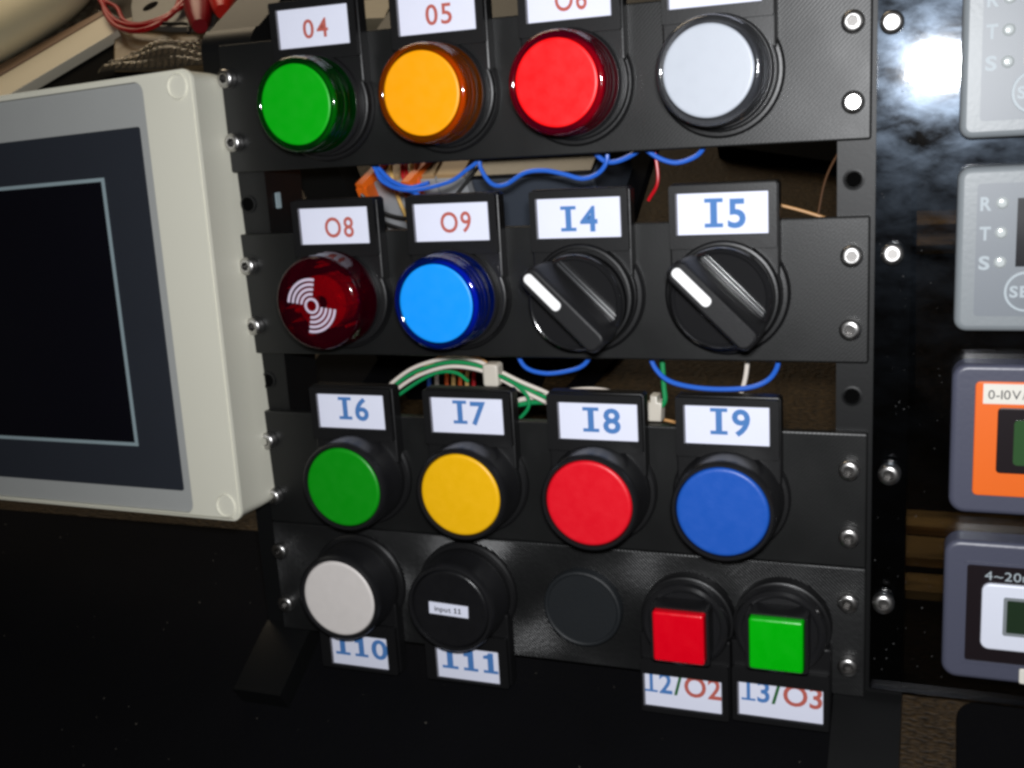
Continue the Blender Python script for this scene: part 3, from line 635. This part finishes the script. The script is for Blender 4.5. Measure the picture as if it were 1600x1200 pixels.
# terminal blocks and case raised on a black box close behind the plates
tag(link('black_box', prism(rect(-4, 57, 131, 205, 2, 3), 0.2, 84, 1, axis='z'), M['mat_']), 'tall black box standing on the desk behind the I7 label', 'box', None, True)
tag(link('shelf_board', prism(rect(-4, 112, 126, 205), 84.2, 89, .5, axis='z'), M['mat_']), 'black shelf board carrying the terminal blocks and the case', 'board', None, True)
for i, (x0, x1, lb) in enumerate(((22, 34.2, 'left grey terminal block with orange latch'), (34.7, 47.8, 'middle grey terminal block behind the red and yellow leads'), (48.3, 59.2, 'right grey terminal block with tan top'))):
    t = wroot('terminal_block', lb, 'terminal block', 'terminal blocks behind the plates')
    link('housing', prism(rect(x0, x1, 128, 158), 89.2, 116.4, 0.5, axis='z'), M['block'], t)
    link('top', prism(rect(x0 + .3, x1 - .3, 128.4, 157), 116.3, 118, 0.3, axis='z'), M['block_top'], t)
    if i < 2:
        xo = (20, 38)[i]
        link('latch', prism([(xo, 122), (xo + 3.2, 121), (xo + 8.6, 143), (xo + 5.4, 143)], 117, 120.2, .3, axis='z'), M['orange'], t)
        link('latch_foot', prism(rect(xo, xo + 4, 121.2, 127.5), 108, 118.5, .4, axis='z'), M['orange'], t)
for i, (x, m, lb) in enumerate(((31, 'yellow_wire', 'yellow lead over the terminal blocks'), (35.4, 'red_wire', 'red lead over the terminal blocks'), (37, 'red_wire', 'second red lead over the terminal blocks'), (39.2, 'yellow_wire', 'yellow lead between red and orange'), (41, 'orange_wire', 'orange lead over the terminal blocks'))):
    o = link('lead', tube([(x - 2, 150, 119), (x - 1, 138, 121.5), (x + .5, 129, 120), (x + 2.5, 124, 113), (x + 4, 122, 104), (x + 4, 121, 97)], .7), M[m]); tag(o, lb, 'wire', 'coloured leads by the terminal blocks', True)
for i, (p, lb) in enumerate((([(22, 120, 117), (28, 119, 110), (38, 118.5, 107), (50, 119, 109), (60, 124, 116), (66, 128, 121)], 'black lead sagging over the grey blocks'), ([(20, 120, 112), (28, 118, 106), (36, 117, 103), (44, 117, 98)], 'black lead dropping in front of the grey blocks'))):
    tag(link('lead', tube(p, .6), M['black_wire']), lb, 'wire', None, True)
t = wroot('equipment_case', 'dark blue grey equipment case behind the I4 label', 'case')
link('housing', prism(rect(62, 106, 126, 170, 1, 3), 89.2, 116.5, 0.8, axis='z'), M['case'], t)
link('shaded_top', prism(rect(62.4, 105.6, 126.5, 169), 116.4, 118, .3, axis='z'), M['collar'], t)  # black top: the shadow below the bar put into the colour
tag(link('brass_bar', prism(rect(62, 107, 137, 140), 118.2, 120.4, .3, axis='z'), M['tan_wire']), 'thin brass coloured bar on top of the blue grey case', 'bar', None, True)
lying('black_box', [(-46, 108), (-14, 108), (-7, 160), (-36, 168)], 0.2, 22, M['mat_'], 'low black box on the desk behind the I6 label', 'box')
lying('black_strap', [(66, 134), (76, 134), (90, 165), (79, 165)], 0.2, 2, M['mat_'], 'black strap lying on the desk behind the I8 label', 'strap')
lying('black_bar', [(108, 306), (172, 284), (178, 300), (112, 324)], 0.2, 8, M['mat_'], 'black bar on the desk behind the I5 label', 'bar')
for i, (x, m) in enumerate(((17, 'blue_wire'), (20.5, 'white_wire'), (25, 'orange_wire'), (28, 'yellow_wire'), (31, 'orange_wire'), (34, 'yellow_wire'), (37, 'red_wire'))):
    lb = ['blue lead left of the orange ones above I7', 'white lead left of the orange ones above I7', 'left orange lead above I7', 'yellow lead between the orange ones above I7', 'middle orange lead above I7', 'yellow lead beside the red one above I7', 'red lead rightmost of the row above I7'][i]
    tag(link('lead', tube([(x, 128, 22), (x + 0.6, 124, 24), (x + 1.5, 116, 17), (x + 2, 110, 2)], 0.9), M[m]), lb, 'wire', 'row of coloured leads above I7', True)
# light wood slats seen through the smoked sheet
for (y0, y1, x1, lb) in ((76, 83, 221, 'light wooden slat, farthest of the three near the smoked sheet'), (63, 72, 221, 'light wooden slat, middle of the three near the smoked sheet'), (50, 57, 219, 'light wooden slat, nearest of the three near the smoked sheet')):
    lying('slat_and_reflection', rect(196, x1 + 22, y0, y1), 0.2, 5, M['wood'], lb, 'slat', .4, 'wooden slats behind the smoked sheet')
for (y0, y1, lb) in ((240, 250, 'far tan strip added as a faint reflection in the smoked sheet'), (226, 234, 'dim tan strip added as a reflection, just nearer than the far one')):  # tan reflections in the sheet, added as solid strips lying behind it
    lying('slat_and_reflection', rect(202, 224, y0, y1), 0.2, 5, M['wood'], lb, 'slat', .4, 'dim tan strips added as reflections')
# clutter at top left
lying('black_folder', [(-640, 330), (-300, 330), (-318, 470), (-365, 520), (-400, 540), (-470, 455), (-640, 420)], 0.2, 4, M['mat_'], 'black folder lying on the desk behind the touch panel', 'folder')
t = wroot('cream_board', 'long cream board lying diagonally at top left', 'board')
link('face', prism([(-560, 300), (-440, 405), (-388, 505), (-420, 535), (-466, 445), (-590, 330)], 4.5, 12, 1.2, axis='z'), M['plank'], t)
link('edge', prism([(-592, 332), (-468, 447), (-421, 536), (-427, 545), (-482, 462), (-600, 350)], 4.5, 12.5, .8, axis='z'), M['plank_side'], t)
bm = bmesh.new(); bmesh.ops.create_uvsphere(bm, u_segments=40, v_segments=20, radius=1)
for v in bm.verts:
    v.co = Vector((math.copysign(abs(v.co.x) ** .7, v.co.x) * 68, math.copysign(abs(v.co.y) ** .7, v.co.y) * 86, v.co.z * 24 + 26))
    v.co.z = max(v.co.z, 2.2)
o = link('cream_pouch', bm, M['pouch'], None, (-520, 528, 0), smooth=180); o.rotation_euler = (0, 0, math.radians(-22)); tag(o, 'cream coloured rounded plastic pouch in the top left corner', 'pouch', None, True)
def bubble(pts, nx, ny, z, r, label, dome):
    """bubble film over a quad (4 corners), bubbles as low domes"""
    bm = bmesh.new(); P = [Vector(p) for p in pts]; K = 4; G = []
    for j in range(ny * K + 1):
        row = []
        for i in range(nx * K + 1):
            u, v = i / (nx * K), j / (ny * K)
            p = (P[0] * (1 - u) + P[1] * u) * (1 - v) + (P[3] * (1 - u) + P[2] * u) * v
            cu, cv = (u * nx + (0.5 if int(v * ny) % 2 else 0)) % 1 - .5, (v * ny) % 1 - .5
            h = max(0, 1 - (cu * cu + cv * cv) * 5) ** .5 * r
            swell = dome * math.sin(math.pi * min(1, u * 1.0)) * math.sin(math.pi * v) + 1.5 * math.sin(u * 9 + v * 7)
            row.append(bm.verts.new((p.x, p.y, z + h + max(0, swell))))
        G.append(row)
    for j in range(len(G) - 1):
        for i in range(len(G[0]) - 1): bm.faces.new((G[j][i], G[j][i + 1], G[j + 1][i + 1], G[j + 1][i]))
    r_ = bmesh.ops.extrude_face_region(bm, geom=list(bm.faces)); bmesh.ops.translate(bm, vec=(0, 0, -.5), verts=[v for v in r_['geom'] if isinstance(v, bmesh.types.BMVert)])
    return tag(link('bubble_wrap', bm, M['wrap'], None, smooth=60), label, 'bubble wrap', 'pieces of bubble wrap', True)
bubble([(-600, 470), (-500, 470), (-430, 560), (-600, 680)], 14, 14, 6, 2.4, 'bubble wrap between the cream pouch and the cream board', 6)
bubble([(-372, 446), (-270, 440), (-268, 475), (-345, 478)], 16, 5, 8, 2.6, 'bubble wrap edge behind the top of the touch panel', 9)
t = lying('brown_bag', [(-414, 530), (-380, 545), (-300, 520), (-268, 440), (-362, 452), (-392, 500)], 3, 7, mat('brown_film', srgb(132, 112, 82), 0.3, var=.25, vscale=20, bump=1.0, bscale=28), 'crumpled brown packing film behind the touch panel', 'packing film', 1.5)
t = wroot('metal_bracket', 'grey metal bracket with one round hole at top left', 'bracket')
link('plate', prism([(-450, 640), (-345, 610), (-292, 492), (-338, 500), (-378, 512), (-400, 545)], 8, 12, .6, axis='z'), M['bracket'], t)
o = link('hole', prism([(-378 + 6 * math.cos(i * .393), 541 + 8 * math.sin(i * .393)) for i in range(16)], 11.9, 12.15, axis='z'), M['bore'], t)  # black disc painting the dark inside of the hole
WL = 'red wire loops over the grey bracket'
for (p, r, m, lb) in (([(-451, 595), (-437, 564), (-410, 526), (-380, 498), (-353, 488), (-339, 501), (-338, 530), (-346, 560), (-356, 590)], 1.9, 'red_wire', 'outer red wire loop over the grey bracket'),
    ([(-456, 600), (-441, 564), (-419, 538), (-392, 512), (-366, 498), (-345, 500), (-339, 520), (-351, 550), (-362, 590)], 1.8, 'red_wire', 'inner red wire loop over the grey bracket'),
    ([(-445, 600), (-436, 560), (-405, 535), (-380, 508), (-356, 500), (-334, 520), (-338, 560)], 1.6, 'red_wire', 'third red wire loop tangled with the others'),
    ([(-470, 560), (-460, 574), (-448, 590), (-440, 610)], 1.9, 'red_wire', 'short red wire end left of the loops')):
    tag(link('wire', tube([(a, b_, 17) for a, b_ in p], r), M[m]), lb, 'wire', WL, True)
tag(link('wire', tube([(a, b_, 16) for a, b_ in [(-452, 600), (-438, 562), (-407, 527), (-371, 505), (-332, 497), (-312, 492), (-304, 478)]], 1.4), M['black_wire']), 'black wire running with the red loops', 'wire', None, True)
def clip(p0, p1, r, m, label):
    a, b_ = Vector(p0), Vector(p1); L_ = (b_ - a).length
    bm = lathe([(0, 0), (r * .5, 0), (r * .75, L_ * .1), (r, L_ * .35), (r, L_ * .8), (r * .8, L_), (0, L_)], 20)
    o = link('test_clip', bm, m, None, None, 50)
    o.matrix_world = Matrix.Translation(a * S) @ (b_ - a).to_track_quat('Y', 'Z').to_matrix().to_4x4()
    tag(o, label, 'test clip', None, True)
clip((-292, 478, 20), (-345, 570, 22), 11, M['clip'], 'dark red rubber test clip beside the bracket')
clip((-279, 493, 22), (-320, 570, 24), 11, M['clip2'], 'bright red test clip right of the dark red one')
t = wroot('circuit_module', 'tan circuit module with vents seen between the 04 and 05 labels', 'module')
link('board', prism([(-192, 540), (-148, 530), (-139, 468), (-166, 472)], 4, 16, .6, axis='z'), M['board'], t)
for i in range(4): link('vent', prism(rect(-182 + i * 3, -166 + i * 3, 527 - i * 9, 530 - i * 9), 15.8, 17, .2, axis='z'), M['collar'], t)
lying('beige_block', [(-285, 560), (-225, 545), (-232, 524), (-274, 532)], 0.2, 6, M['board'], 'beige piece just above the 04 label', 'block')
lying('black_box', [(-130, 420), (-20, 380), (260, 360), (330, 520), (240, 900), (-130, 900)], 0.2, 24, M['rail'], 'large black box far behind the topmost plate', 'box')
